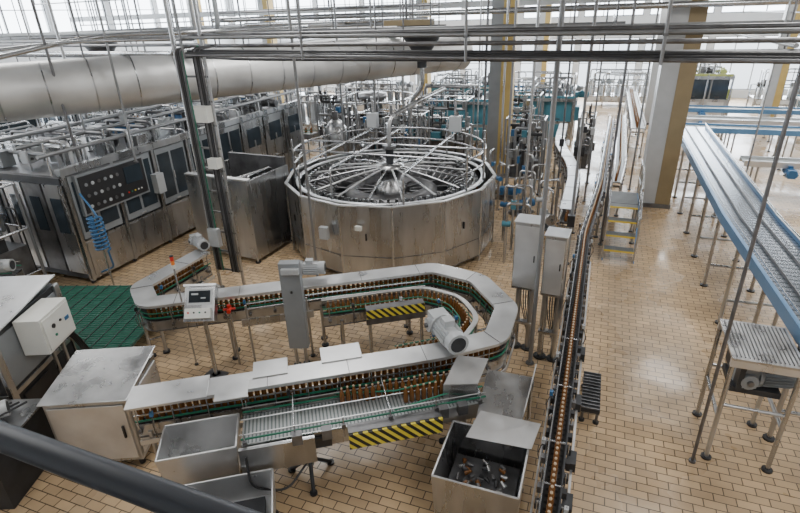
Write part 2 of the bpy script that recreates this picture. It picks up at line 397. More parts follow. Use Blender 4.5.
b.rst();b.done(.006)
b=B('signal_tower_light',(-6.15,5.75,0))
leg(b,0,0,1.9,TUBE,.015)
b.cyl((0,0,1.9),(0,0,1.97),.03,CREAM,seg=12);b.cyl((0,0,1.97),(0,0,2.04),.03,ORANGE,seg=12);b.cyl((0,0,2.04),(0,0,2.11),.03,RED,seg=12);b.cyl((0,0,2.11),(0,0,2.13),.031,BLACK,seg=12);b.done()
b=B('grey_control_box_column',(0,0,0),A)
b.box((-.2,7.68,1.2),(.33,.16,1.6),GREY,rz=-14);b.box((-.2,7.58,1.88),(.28,.1,.1),LGREY,rz=-14);leg(b,-.28,7.70,.6);leg(b,-.12,7.70,.6)
b.cyl((-.22,7.59,1.5),(-.22,7.57,1.5),.02,BLACK);b.done(.008)
def motor_obj(loc,rz,rx=0,ry=0,sc=1,stand=None,name='gear_motor',col=LGREY):
    b=B(name,(0,0,0));motor(b,loc,rz,rx,ry,sc,col=col)
    if stand:b.cyl((stand[0],stand[1],0),(stand[0],stand[1],loc[2]-.05),.03,STEEL)
    return b.done(.004)
def L2W(a,bb_):
    c,s=math.cos(R(A)),math.sin(R(A));return (a*c-bb_*s,a*s+bb_*c)
x,y=L2W(.0,8.45);motor_obj((x,y,1.5),20,sc=.95)
x,y=L2W(1.85,6.05);motor_obj((x,y,1.47),-50,sc=1.25)
x,y=L2W(-2.05,10.6);motor_obj((x,y,1.4),-30,sc=.9,stand=(x,y))
def bin_(b,x0,x1,y0,y1,z0,z1,t=.012,m=STEEL,flare=0):
    b.bb(x0,x1,y0,y1,z0,z0+t,m);f=flare
    b.sheet([(x0,y0,z0),(x1,y0,z0),(x1+f,y0-f,z1),(x0-f,y0-f,z1)],m,t)
    b.sheet([(x1,y1,z0),(x0,y1,z0),(x0-f,y1+f,z1),(x1+f,y1+f,z1)],m,t)
    b.sheet([(x0,y1,z0),(x0,y0,z0),(x0-f,y0-f,z1),(x0-f,y1+f,z1)],m,t)
    b.sheet([(x1,y0,z0),(x1,y1,z0),(x1+f,y1+f,z1),(x1+f,y0-f,z1)],m,t)
    for a,c in(((x0-f,y0-f),(x1+f,y0-f)),((x1+f,y0-f),(x1+f,y1+f)),((x1+f,y1+f),(x0-f,y1+f)),((x0-f,y1+f),(x0-f,y0-f))):
        b.cyl((a[0],a[1],z1),(c[0],c[1],z1),.014,STEELB,seg=6)
b=B('steel_reject_bin',(0,0,0),A)
bin_(b,-1.85,-1.05,4.95,5.45,.5,.98,flare=.04,m=STEELB)
for x,y in((-1.8,5),(-1.1,5),(-1.8,5.4),(-1.1,5.4)):leg(b,x,y,.5)
b.done()
b=B('steel_drip_tray',(0,0,0),A)
bin_(b,-1.65,-.65,4.15,4.75,.3,.68,flare=.02,m=STEELB)
for x,y in((-1.6,4.2),(-.7,4.2),(-1.6,4.7),(-.7,4.7)):leg(b,x,y,.3)
b.bb(-1.55,-.75,4.25,4.65,.32,.4,DARK);b.done()
b=B('broken_bottle_bin',(0,0,0),0)
bin_(b,-1.25,-.35,4.1,4.95,.12,.8,flare=.03)
for x,y in((-1.2,4.15),(-.4,4.15),(-1.2,4.9),(-.4,4.9)):leg(b,x,y,.14)
for i in range(46):
    x,y=random.uniform(-1.1,-.5),random.uniform(4.3,4.8);a=random.uniform(0,6.28);z=random.uniform(.38,.44)
    b.cyl((x,y,z),(x+.1*math.cos(a)*.7,y+.1*math.sin(a)*.7,z+random.uniform(-.03,.05)),.03,(BROWN,STEELD,BLACK,STEEL)[i%4],seg=7,r2=.016)
b.bb(-1.2,-.4,4.15,4.9,.14,.36,STEELD);b.done()
b=B('folded_steel_chute',(0,0,0),0)
b.sheet([(-1.45,5.15,1.2),(-1.05,5.3,1.2),(-1.0,5.7,1.32),(-1.4,5.65,1.32)],STEELB)
b.sheet([(-1.45,5.15,1.2),(-1.4,5.65,1.32),(-1.4,5.65,.95),(-1.45,5.1,.85)],STEEL)
b.sheet([(-1.45,5.1,.85),(-1.05,5.25,.85),(-1.05,5.3,1.2),(-1.45,5.15,1.2)],STEEL)
b.sheet([(-1.0,4.95,.86),(-.45,5.1,.88),(-.4,5.75,1.12),(-1.0,5.7,1.15)],STEEL)
b.sheet([(-.45,5.1,.88),(-.42,5.1,1.1),(-.38,5.75,1.35),(-.4,5.75,1.12)],STEELB)
b.sheet([(-1.05,4.7,.86),(-.28,4.75,.86),(-.22,5.05,1.0),(-.95,5.05,1.0)],STEELB)
leg(b,-.42,5.7,1.1);leg(b,-1.35,5.6,.95);leg(b,-1.0,5.0,.86)
b.done()
# ---------------------------------------------------------------- left foreground cabinets
b=B('steel_electrical_cabinet',(-5.93,3.9,0),24)
b.bb(-.52,.52,-.5,.5,.12,1.15,STEEL);b.sheet([(-.56,-.54,1.15),(.56,-.54,1.15),(.56,.54,1.25),(-.56,.54,1.25)],STEEL,.02)
b.bb(-.48,.48,-.52,-.5,.18,1.08,STEELB);b.box((.4,-.53,.65),(.03,.03,.2),BLACK)
b.bb(.52,.54,-.45,.45,.2,1.08,STEELB);b.box((.56,-.3,.65),(.03,.03,.16),BLACK)
for x in(-.45,.45):
    for y in(-.42,.42):b.cyl((x,y,0),(x,y,.12),.04,BLACK)
b.done(.01)
b=B('labelling_machine_cabinet',(-8.2,4.1,0),22)
b.bb(-.8,.6,-.9,.7,.0,.75,DARK);b.bb(-.8,.6,-.9,.7,.78,1.75,DARK);b.bb(-.82,.62,-.92,.72,.72,.8,STEEL)
b.sheet([(-.86,-.95,1.72),(.66,-.95,1.72),(.62,.74,1.86),(-.86,.74,1.86)],STEELB,.03)
b.bb(-.82,-.78,-.92,.72,.0,1.75,STEEL);b.bb(.58,.64,-.92,-.8,.0,1.75,STEEL);b.bb(.58,.64,.6,.72,.0,1.75,STEEL)
b.bb(.6,.615,-.8,.6,.85,1.65,GREY);b.bb(.61,.63,-.7,-.1,.1,.65,BLACK)
b.done(.012)
b=B('cream_terminal_box',(-7.35,4.35,0),22)
b.bb(-.25,.12,-.35,.35,1.15,1.72,CREAM);b.bb(.12,.135,-.31,.31,1.19,1.68,CREAM)
b.cyl((.13,-.12,1.5),(.15,-.12,1.5),.035,BLACK,seg=14);b.cyl((.13,-.12,1.35),(.15,-.12,1.35),.02,GREEN,seg=12);b.cyl((.13,.05,1.5),(.15,.05,1.5),.02,BLACK,seg=12)
b.box((.14,.2,1.45),(.01,.1,.06),BLUE)
leg(b,-.1,0,1.15);leg(b,-.1,.25,1.15)
for i in range(5):b.tube([(-.1+i*.03,.3,1.2),(-.1+i*.03,.5,.9),(.0,.6+i*.03,.4),(-.1,.7,.02)],.012,RUB,seg=5,fil=.2)
b.done(.01)
b=B('dark_conveyor_drive',(-6.85,3.1,0),22)
b.bb(-.7,.3,-.7,.3,.0,.85,DARK);b.bb(-.75,.35,-.75,.35,.85,.88,STEEL);motor(b,(-.2,-.2,1.05),30,sc=.9)
for i in range(6):b.tube([(-.6+i*.15,-.6,.88),(-.6+i*.15,-.3,1.1),(-.3+i*.1,.2,.95)],.015,RUB,fil=.1)
b.done(.006)
# ---------------------------------------------------------------- left washing machine
b=B('bottle_washing_machine',(-10.6,0,0))
y0,y1=7.5,17.5
b.bb(-3.2,-.06,y0,y1,.15,2.55,DARK);b.bb(-.06,0,y0,y1,.12,1.05,STEEL)
n=8;st=(y1-y0)/n
for i in range(n):
    a=y0+i*st
    b.bb(-.05,.03,a+.02,a+.1,.1,2.75,STEEL)
    b.bb(0,.015,a+.14,a+st-.04,.2,1.0,STEEL)
    b.bb(-.04,.01,a+.14,a+st-.04,1.1,2.55,STEEL if i>3 else GREY)
    if i<=4:b.bb(.01,.02,a+.2,a+st/2-.02,1.25,2.42,DGLASS);b.bb(.01,.02,a+st/2+.06,a+st-.1,1.25,2.42,DGLASS)
    else:b.bb(.01,.02,a+.3,a+st-.25,1.7,2.3,DGLASS)
    b.box((.03,a+st/2,1.15),(.03,.14,.03),STEELB);b.box((.03,a+st/2+.02,1.8),(.03,.03,.2),STEELB)
    b.cyl((-.1,a+.1,0),(-.1,a+.1,.15),.05,BLACK)
b.bb(-.1,.06,y0,y1,2.6,2.75,STEEL);b.bb(-3.2,.0,y0,y1,2.55,2.6,STEELD)
for i in range(5):b.bb(-3.15+i*.64,-2.58+i*.64,y0-.04,y0,.3,2.4,STEELD if i%2 else STEEL);b.bb(-3.0+i*.64,-2.7+i*.64,y0-.06,y0-.04,1.3,2.1,DGLASS)
b.bb(-.3,.1,y0+.25,y0+2.15,1.62,2.55,GREY);b.bb(.1,.12,y0+.3,y0+2.1,1.67,2.5,BLACK)
for i in range(6):
    for j in range(3):
        b.cyl((.12,y0+.45+i*.17,1.8+j*.25),(.135,y0+.45+i*.17,1.8+j*.25),.04,[LGREY,STEELD,GREY][(i+j)%3],seg=12)
b.bb(.12,.13,y0+1.5,y0+2.0,2.0,2.4,DGLASS)
for j in range(5):b.cyl((.12,y0+1.5+j*.1,1.8),(.135,y0+1.5+j*.1,1.8),.02,[RED,GREEN,YEL,CREAM,CREAM][j])
for i in range(52):
    yy=y0+.2+i*.19;h=random.uniform(.1,.6);xa=random.uniform(-1.2,-.15);xb=random.uniform(-3,-1.6)
    b.tube([(xa,yy,2.6),(xa,yy,2.7+h),(xb,yy,2.7+h),(xb,yy,2.6)],random.choice((.02,.03,.045)),random.choice((POLE,STEEL,STEELD,RUB)),fil=.1)
for i in range(12):
    motor(b,(-random.uniform(.4,2.5),y0+.5+i*.8,2.85),random.choice((0,90,180)),sc=1.0,col=random.choice((LGREY,GREY,BLUE,STEELD)))
for xx,zz in((-.2,3.05),(-.8,3.2),(-1.5,3.3),(-2.4,3.15)):b.cyl((xx,y0-.2,zz),(xx,y1,zz),.045,POLE)
for i in range(14):b.cyl((-.2,y0+i*.75,2.6),(-.2,y0+i*.75,3.3),.025,TUBE);b.box((-random.uniform(.3,2.8),y0+.3+i*.72,2.8),(.4,.3,.35),random.choice((STEELD,DARK,STEEL,GREY)))
b.bb(.02,.2,y0+2.35,y0+2.6,1.5,2.0,LGREY)
b.done()
def frame_unit(name,x,y,w,d,h,n,rz=0):
    b=B(name,(x,y,0),rz)
    for xx in(-w/2,w/2):
        for yy in(-d/2,d/2):leg(b,xx,yy,h,POLE,.035)
    for z in(.5,h*.6,h):
        for s_ in(-1,1):b.cyl((-w/2,s_*d/2,z),(w/2,s_*d/2,z),.025,TUBE);b.cyl((s_*w/2,-d/2,z),(s_*w/2,d/2,z),.025,TUBE)
    b.bb(-w/2+.1,w/2-.1,-d/2+.1,d/2-.1,.45,h*.45,STEELD)
    for i in range(n):
        xx=random.uniform(-w/2,w/2);yy=random.uniform(-d/2,d/2);z=random.uniform(h*.5,h);x2=random.uniform(-w/2,w/2)
        b.tube([(xx,yy,.45),(xx,yy,z),(x2,yy,z),(x2,yy,z+.4)],random.choice((.02,.03,.05)),random.choice((TUBE,STEEL,POLE,RUB)),fil=.08,seg=6)
        if i%3==0:b.box((xx,yy,z),(.16,.14,.2),random.choice((DARK,GREY,STEEL,BLUE,TEAL)));b.cyl((xx,yy,z-.3),(xx,yy,z-.1),.07,STEEL)
        if i%4==0:b.box((x2,yy,h*.5),(.35,.25,.3),random.choice((DARK,STEELD,STEEL,TEAL)))
    return b.done()
frame_unit('filter_pipe_frame',-12.4,6.6,1.8,1.0,2.5,26)
frame_unit('pipe_manifold_frame',-9.4,18.1,1.3,.8,2.9,24)
b=B('blue_coiled_hose',(-10.0,7.55,0))
c=[(.14*math.cos(t*.6),.14*math.sin(t*.6),.95+t*.0085) for t in range(0,95)]
b.tube(c,.022,BLUE,seg=6);b.tube([c[-1],(0,0,1.95),(-.35,.1,2.2)],.022,BLUE,fil=.1);b.tube([c[0],(.05,.1,.5),(-.4,.1,.3)],.022,BLUE,fil=.1);leg(b,0,0,1.95,TUBE,.02);b.done()
b=B('green_grating_platform',(-9.2,6.45,0),18)
b.bb(-1.5,1.45,-1.5,.9,.22,.27,GMAT)
for i in range(32):b.bb(-1.5,1.45,-1.5+i*.075,-1.49+i*.075,.27,.285,GREEN)
for i in range(12):b.bb(-1.5+i*.25,-1.49+i*.25,-1.5,.9,.27,.29,STEELD)
for x in(-1.4,0,1.3):
    for y in(-1.4,.8):leg(b,x,y,.22)
b.done()
b=conveyor('infeed_bottle_conveyor',[(-14,4.4),(-10.7,6.1)],z=1.0,w=.3,cover=False,bottles=False,sensors=True);motor(b,(-10.9,5.75,1.25),30,sc=1);b.done()
b=B('stainless_screen_panel',(-8.45,9.75,0),-4)
b.bb(-.9,.9,-.03,.03,.1,2.1,STEEL);b.bb(.9,.95,-.03,1.6,.1,2.1,STEEL);b.bb(-.95,-.9,-.03,1.6,.1,2.1,STEEL);b.bb(-.95,.97,-.05,.1,2.1,2.14,STEELB);b.bb(-.9,.9,1.5,1.6,.1,2.3,STEELD)
for x in(-.9,.9):leg(b,x,0,.2);leg(b,x,1.5,.2)
for i in range(14):
    xx=-.85+i*.12;b.tube([(xx,.3,.4),(xx,.3,1.6+.04*i),(xx,1.2,1.6+.04*i),(xx,1.2,.4)],.03,random.choice((TUBE,STEELD,STEEL)),fil=.1)
b.bb(-.8,.8,.2,1.4,.3,1.2,DARK)
b.done(.004)
# ---------------------------------------------------------------- duct
b=B('ventilation_duct')
p0=Vector((-13.3,5.4,4.25));p1=Vector((-4.6,18.1,4.35));d=(p1-p0)
b.tube([p0,p1],.58,DUCT,seg=32)
for i in range(18):
    c=p0+d*(i/17.5);b.tube([c,c+d.normalized()*.03],.588,STEEL,seg=32)
for i in(2,5,8,11,14):
    c=p0+d*(i/17.5);b.cyl((c.x,c.y,c.z+.5),(c.x,c.y,8.19),.02,STEELD)
b.done()
# ---------------------------------------------------------------- overhead trays
def xy(t,a,c):return (a[0]+(c[0]-a[0])*t,a[1]+(c[1]-a[1])*t)
b=B('overhead_cable_tray')
a=(-7.3,8.35);c=(6.5,6.0)
for dy in(-.14,.14):b.cyl((a[0],a[1]+dy,4.95),(c[0],c[1]+dy,4.95),.025,STEELD,seg=8)
for i,(dy,dz,r,m) in enumerate(((-.1,.0,.02,RUB),(-.04,.03,.025,RUB),(.03,.02,.02,GREEN),(.09,.03,.025,RUB),(0,.24,.015,STEELD),(-.1,.26,.025,POLE),(.05,.3,.03,STEELD))):
    b.cyl((a[0],a[1]+dy,4.98+dz),(c[0],c[1]+dy,4.98+dz),r,m,seg=8)
for i in range(60):
    x,y=xy(i/59,a,c);b.bb(x-.012,x+.012,y-.15,y+.15,4.93,4.95,STEELD)
for t in(0,.2,.4,.57,.75,.95):
    x,y=xy(t,a,c);b.cyl((x,y-.16,4.9),(x,y-.16,8.19),.02,POLE);b.bb(x-.03,x+.03,y-.18,y+.18,5.2,5.23,STEELD)
b.done()
b=B('vertical_cable_riser',(-7.25,8.3,0))
for x in(-.35,.3):b.cyl((x,0,0),(x,0,8.19),.035,STEEL,seg=8);b.cyl((x,0,0),(x,0,.03),.08,STEELD)
for i in range(10):
    x=-.3+i*.04+(0.2 if i>4 else 0);b.tube([(x,-.05,.5),(x,-.05,5.05),(x+.4,-.05,5.1)],.012 if i==4 else .02,GREEN if i==4 else (RUB if i%3 else STEELD),seg=6,fil=.1)
for z in[.5+.45*i for i in range(10)]:b.bb(-.37,.33,-.03,.0,z,z+.035,STEELD)
b.bb(.02,.3,-.2,-.03,3.75,4.05,CREAM);b.bb(.1,.32,-.2,-.03,2.85,3.05,CREAM);b.bb(-.3,-.05,-.15,-.03,1.1,1.5,LGREY)
b.done()
b=B('overhead_pipe_bundle')
for i,(z,y,r,m) in enumerate(((4.9,9.5,.05,TUBE),(5.05,9.8,.035,STEELD),(5.15,10.2,.04,POLE),(4.75,10.4,.03,RUB),(5.3,11,.06,GREY))):
    b.tube([(-29,y+2.5,z),(-8.5,y,z),(-7.2,y-.6,z),(5.5,y-1.3,z)] if i%2 else [(-29,y+2,z),(-9,y,z),(-8.4,y-.3,z),(-8.4,y-.3,8)],r,m,fil=.5)
for x in(-26,-20,-15,-11):b.cyl((x,11,4.7),(x,11,8.19),.025,POLE)
b.tube([(-11.5,6.0,4.75),(-10.5,9.2,5.3),(-8.2,9.6,5.3),(-8.0,14,5.3)],.05,TUBE,fil=1.2)
b.tube([(-12,5.5,4.95),(-10.8,8.6,5.2),(-8.2,9.0,5.2)],.035,TUBE,fil=1)
b.done()
def hanger(x,y,z0,z1=8.19,r=.03,m=TUBE,box=True):
    b=B('hanging_conduit_pole' if z0>0 else 'conduit_pole',(x,y,0));b.cyl((0,0,z0),(0,0,z1),r,m,seg=8);b.cyl((0,0,z0),(0,0,z0+.03),r*2,STEELD)
    if box:b.box((0,-.05,2.2 if z0<2 else 3.6),(.12,.1,.2),random.choice((LGREY,GREY,BLACK)))
    b.done()
MM=(POLE,STEELD,STEEL,POLE)
for k,(x,y,z) in enumerate(((-9.9,8.9,2.6),(-10.8,8.2,2.6),(-12.0,9.5,2.6),(-11.2,12.5,2.6),(-5.6,9.2,0),(-3.1,14.98,0),(-3.4,15.5,0),(-2.2,13.9,0),(-6.6,15.3,0),(-.9,14.9,0),(-1.3,10.8,0),(-.62,7.6,0),(-.25,8.9,0),(1.7,6.1,0),(3.75,15.5,0),(-.15,16.6,0),(1.2,18.2,0),(-1.6,20.5,0),(-8,18.9,0),(-14.2,18,0),(-12,16.5,2.6),(-11.6,14.5,2.6),(-2.6,15.1,0),(-7.7,15.2,0),(-5.9,15.9,0),(.4,13.2,0))):
    hanger(x,y,z,r=(.025,.03,.035)[k%3] if x<1.5 else .022,m=MM[k%4],box=(k%3==0 and x<1))
def hopper(x,y,z,s=1,m=DARK):
    b=B('feed_hopper',(x,y,z));b.lathe([(.6*s,.3*s),(.6*s,.2*s),(.13*s,-.46*s),(.13*s,-.7*s)],(0,0,0),m,seg=20)
    b.lathe([(.66*s,.3*s),(.66*s,.36*s),(0,.36*s)],(0,0,0),DARK,seg=20);b.bb(-1.0*s,.3*s,-.2*s,.2*s,.36*s,.5*s,OCHRED)
    b.tube([(0,0,-.6*s),(.0,0,-1.3),(-.4,0,-1.7),(-.4,0,-z)],.07,STEEL,fil=.25)
    for a in(45,135,225,315):b.cyl((.55*math.cos(R(a)),.55*math.sin(R(a)),.25),(.55*math.cos(R(a)),.55*math.sin(R(a)),8.19-z),.02,STEELD)
    b.done()
hopper(-4.95,15.0,4.85,1.05);hopper(-15.4,13.6,4.75,.85)
# ---------------------------------------------------------------- long single file conveyor down centre aisle
b=conveyor('single_file_bottle_conveyor',[(0.0,3.2),(.0,10.8),(.25,14.5),(.5,25)],z=1.05,w=.12,cover=False,green=DARK,frame=DARK,legs=1.7,bstep=.075,sensors=True)
for q,t in along([(0,3.2,0),(0,10.8,0)],.2):
    for sg in(-1,1):b.box((q.x+sg*.12,q.y,1.12),(.05,.07,.08),BLACK if random.random()<.7 else STEELD)
for y in(4.0,4.6,5.6,6.7):
    b.box((.16,y,.98),(.1,.2,.12),DARK);b.cyl((-.1,y,1.2),(.1,y,1.2),.012,TUBE)
b.sweep([(.17,3.2),(.17,10)],-.012,.012,.85,.95,STEELB);b.sweep([(-.17,3.2),(-.17,10)],-.008,.008,.8,1.0,STEELB)
b.done()
b=conveyor('return_bottle_conveyor',[(.62,15.2),(.75,17),(.9,26)],z=1.1,w=.25,cover=False,green=STEELB,belt=MESH,legs=1.7,bstep=.1);b.done()
b=conveyor('curved_infeed_conveyor',[(-.45,11.5),(-.45,15),(-1.2,18),(-1.3,21.5)],z=1.15,w=.22,cover=True,covw=.3,green=STEELB,fil=1.5,legs=2,bstep=.1);b.done()
for (x,y,w_,z0,z1) in((-.85,8.05,.2,1.25,2.45),(-.39,7.85,.16,1.3,2.35)):
    b=B('wall_box_switch_cabinet',(x,y,0),-4)
    b.bb(-w_,w_,-.17,.17,z0,z1,STEEL);b.bb(-w_+.015,w_-.015,-.185,-.17,z0+.05,z1-.05,STEELB);b.bb(-w_-.02,w_+.02,-.2,.19,z1,z1+.02,STEELB);b.box((w_-.06,-.19,1.85),(.02,.02,.12),BLACK)
    leg(b,-.1,0,z0,STEEL,.05);leg(b,.12,0,z0,STEEL,.05);b.bb(-.16,.16,-.06,.06,.5,.56,STEEL)
    for i in range(4):b.tube([(-.06+i*.04,0,z0),(-.06+i*.04,.02,.9),(.05+i*.02,.1,.4),(.08,.2,.02)],.012,RUB,seg=5,fil=.2)
    b.done(.008)
b=B('grated_floor_step',(.38,6.85,0))
b.bb(-.13,.13,-.45,.45,.2,.26,DARK)
for i in range(12):b.bb(-.13,.13,-.44+i*.078,-.42+i*.078,.26,.28,STEELD)
for x in(-.1,.1):
    for y in(-.4,.4):leg(b,x,y,.2,STEELD,.02)
b.done()
b=B('access_steps',(.8,12.3,0))
for i in range(4):
    b.bb(-.33,.33,i*.28,i*.28+.26,.27*(i+1)-.03,.27*(i+1),DARK);b.bb(-.33,.33,i*.28-.012,i*.28,.27*(i+1)-.035,.27*(i+1)+.005,YEL)
    for k in range(4):b.bb(-.33,.33,i*.28+.02+k*.06,i*.28+.04+k*.06,.27*(i+1),.27*(i+1)+.01,GREY)
for x in(-.35,.35):
    b.sheet([(x,-.05,.0),(x,.12,.0),(x,1.2,1.08),(x,1.05,1.16)],BLUE,.02)
    b.bb(x-.02,x+.02,1.12,2.1,.98,1.08,BLUE)
    for y,z in((0,.25),(.6,.8),(1.1,1.08),(2.05,1.08)):b.cyl((x,y,z-.2),(x,y,z+.85),.02,TUBE)
    b.tube([(x,0,1.1),(x,1.1,1.95),(x,2.05,1.95)],.022,TUBE);b.tube([(x,0,.65),(x,1.1,1.5),(x,2.05,1.5)],.016,TUBE)
    for y in(1.2,2.05):leg(b,x,y,1.0)
b.bb(-.35,.35,1.12,2.1,1.04,1.08,DARK)
for k in range(10):b.bb(-.35,.35,1.14+k*.095,1.17+k*.095,1.08,1.09,GREY)
b.done()
# ---------------------------------------------------------------- accumulation conveyors right
b=B('mat_accumulation_conveyor',(0,0,0))
P=[(3.2,6.4),(2.98,11.2),(2.95,20.5)]
b.sweep(P,-.45,.45,1.66,1.7,SLAT)
for o in(-.48,.48):
    b.sweep(P,o-.02,o+.02,1.58,1.77,BLUEL);b.sweep(P,o-.03,o+.03,1.77,1.785,STEELB if o<0 else BLUEL)
    b.sweep(P,o*.9-.008,o*.9+.008,1.83,1.85,TUBE)
for o in(-.17,.17):b.sweep(P,o-.008,o+.008,1.7,1.74,STEELD)
for q,t in along([(x,y,0) for x,y in P],1.55,.5):
    nx,ny=-t.y,t.x
    for sg in(-1,1):leg(b,q.x+nx*sg*.44,q.y+ny*sg*.44,1.58,STEEL,.035)
    b.cyl((q.x-nx*.44,q.y-ny*.44,.5),(q.x+nx*.44,q.y+ny*.44,.5),.025,STEEL)
    b.cyl((q.x-nx*.44,q.y-ny*.44,1.5),(q.x+nx*.44,q.y+ny*.44,1.5),.04,STEELD)
    b.cyl((q.x-nx*.46,q.y-ny*.46,1.78),(q.x-nx*.46,q.y-ny*.46,1.85),.01,TUBE)
b.done()
def cross_conv(y,x0,x1,z,w=.8,e=BLUEL):
    b=B('mat_accumulation_conveyor');P=[(x0,y),(x1,y)]
    b.sweep(P,-w/2,w/2,z-.04,z,MESH)
    for o in(-w/2-.02,w/2+.02):b.sweep(P,o-.02,o+.02,z-.12,z+.06,e)
    for q,t in along([(x0,y,0),(x1,y,0)],1.8,.4):
        for sg in(-1,1):leg(b,q.x,q.y+sg*w/2,z-.1,STEEL)
    motor(b,(x0+1.2,y-w/2-.2,z-.2),90,col=BLUE)
    b.done()
cross_conv(21.6,2.3,13,1.5);cross_conv(24.5,2.6,13,1.3,e=STEELB);cross_conv(27.2,3,13,1.3);cross_conv(18.6,4.3,13,1.1,.6,STEELB)
b=B('stainless_machine_table',(0,0,0))
b.bb(1.85,2.62,6.2,7.15,1.6,1.63,STEEL)
for i in range(16):b.bb(1.9+i*.045,1.91+i*.045,6.25,7.1,1.63,1.645,STEELD)
for x in(1.88,2.58):
    for y in(6.24,7.11):leg(b,x,y,1.6,STEEL,.03)
    b.cyl((x,6.24,.7),(x,7.11,.7),.025,STEEL)
for y in(6.24,7.11):b.cyl((1.88,y,.9),(2.58,y,.9),.025,STEEL);b.bb(1.85,2.62,y-.03,y+.03,1.5,1.6,STEELB)
motor(b,(2.25,6.5,1.28),10,sc=1.2,col=GREY);b.bb(1.95,2.5,6.35,6.85,1.05,1.13,DARK)
b.bb(2.0,2.06,6.3,7.0,1.12,1.5,DARK);motor(b,(2.3,6.8,1.3),90,sc=1.0,col=GREY)
b.done()
# ---------------------------------------------------------------- railing at viewpoint
b=B('walkway_handrail')
b.tube([(-4,.40,4.94),(-.785,.345,4.94),(1.2,.31,4.94)],.0205,RAIL,seg=16)
b.tube([(-4,.40,4.4),(1.2,.31,4.4)],.016,RAIL,seg=12)
for x in(-3.8,-2.6,1.1):b.cyl((x,.396-(x+3.8)*.0172,3.8),(x,.396-(x+3.8)*.0172,4.94),.018,RAIL)
b.done()
b=B('viewing_walkway');b.bb(-4,1.5,-1.5,.0,3.72,3.8,STEELD);b.bb(-4,1.5,.0,.38,3.72,3.8,STEELD)
for x in(-3.9,1.4):b.cyl((x,-1.4,0),(x,-1.4,3.72),.06,STEELD);b.cyl((x,.3,0),(x,.3,3.72),.05,STEELD)
b.done()
# ---------------------------------------------------------------- background plant
def pipes(b,w,d,h,n):
    for i in range(n):
        x=random.uniform(-w/2,w/2);y=random.uniform(-d/2,d/2);z=h+random.uniform(.1,1.0);x2=random.uniform(-w/2,w/2);y2=random.uniform(-d/2,d/2)
        b.tube([(x,y,h*.5),(x,y,z),(x2,y,z),(x2,y2,z),(x2,y2,h*.5)],random.choice((.025,.035,.05)),random.choice((TUBE,STEEL,STEELD,POLE)),fil=.12,seg=6)
def process_machine(name,x,y,w,d,h,rz=0,acc=BLUE,kind=0):
    b=B(name,(x,y,0),rz)
    b.bb(-w/2,w/2,-d/2,d/2,.25,h*.45,STEEL)
    if kind==2:
        for i in range(int(w*2)):
            xx=-w/2+.3+i*.5;b.lathe([(.16,h*.45),(.16,h*.8),(.05,h*.9)],(xx,random.uniform(-.3,.3),0),random.choice((STEEL,STEELB,DARK,acc)),seg=12)
    else:b.bb(-w/2+.1,w/2-.1,-d/2+.1,d/2-.1,h*.45,h*.82,DGLASS if kind==0 else acc)
    n=max(2,int(w/1.0))
    for i in range(n+1):
        xx=-w/2+w*i/n
        for yy in(-d/2,d/2):b.bb(xx-.04,xx+.04,yy-.04,yy+.04,0,h*.9,TUBE)
    if kind!=2:b.bb(-w/2-.05,w/2+.05,-d/2-.05,d/2+.05,h*.82,h*.88,STEEL)
    for yy in(-d/2,d/2):b.bb(-w/2,w/2,yy-.03,yy+.03,h*.88,h*.92,STEEL if kind==2 else acc)
    for i in range(n):
        xx=-w/2+w*(i+.5)/n;b.bb(xx-.36,xx+.36,-d/2-.02,-d/2,.35,h*.4,STEELB if kind!=1 else acc);b.box((xx,-d/2-.03,h*.5),(.2,.04,.04),BLACK)
    b.bb(w/2,w/2+.2,-.3,.2,1.0,1.6,acc)
    for i in range(int(w/.8)+1):motor(b,(-w/2+.3+i*.8,random.uniform(-d/3,d/3),h*.88+.12),random.choice((0,90)),col=random.choice((acc,LGREY,GREY,STEELD)))
    pipes(b,w,d,h*.88,int(w*4));b.done()
def tank(x,y,r,h,m=STEEL):
    b=B('process_tank',(x,y,0));b.lathe([(0,.5),(r*.3,.45),(r,.7),(r,h-.25),(r*.6,h),(.15,h+.08),(0,h+.08)],(0,0,0),m,seg=28)
    for a in(45,135,225,315):leg(b,r*.8*math.cos(R(a)),r*.8*math.sin(R(a)),.8,STEEL,.05)
    b.tube([(0,0,h),(0,0,h+.6),(r+.4,0,h+.6),(r+.4,0,.2),(r+.4,0,0)],.04,TUBE,fil=.15);b.cyl((0,0,h),(0,0,h+.35),.1,STEELD);b.done()
def pump(x,y,rz=0,sc=1,col=BLUE):
    b=B('pump_unit',(x,y,0),rz);b.bb(-.35,.35,-.18,.18,0,.08,STEELD);motor(b,(0,0,.28),col=col,sc=sc)
    b.cyl((-.3,0,.3),(-.2,0,.3),.16,STEEL,seg=16);b.tube([(-.3,0,.3),(-.5,0,.3),(-.5,0,1.5),(-.5,.5,1.5),(-.5,.5,0)],.035,TUBE,fil=.1);b.tube([(-.25,0,.4),(-.25,0,1.1),(.3,0,1.1),(.3,0,1.7),(.3,.4,1.7),(.3,.4,0)],.03,STEEL,fil=.1)
    b.box((.3,.4,1.2),(.12,.12,.22),col);b.cyl((-.5,.4,1.0),(-.5,.6,1.0),.07,col,seg=12);b.done()
for i,(x,y,rz) in enumerate(((-1.45,13.2,80),(-1.3,12.0,95),(-1.9,15.0,40),(-1.05,14.1,120),(-2.6,16.2,0),(-8.4,14.4,20),(-8.45,13.0,60))):pump(x,y,rz,1.0,(BLUE,TEAL,BLUE,LGREY)[i%4])
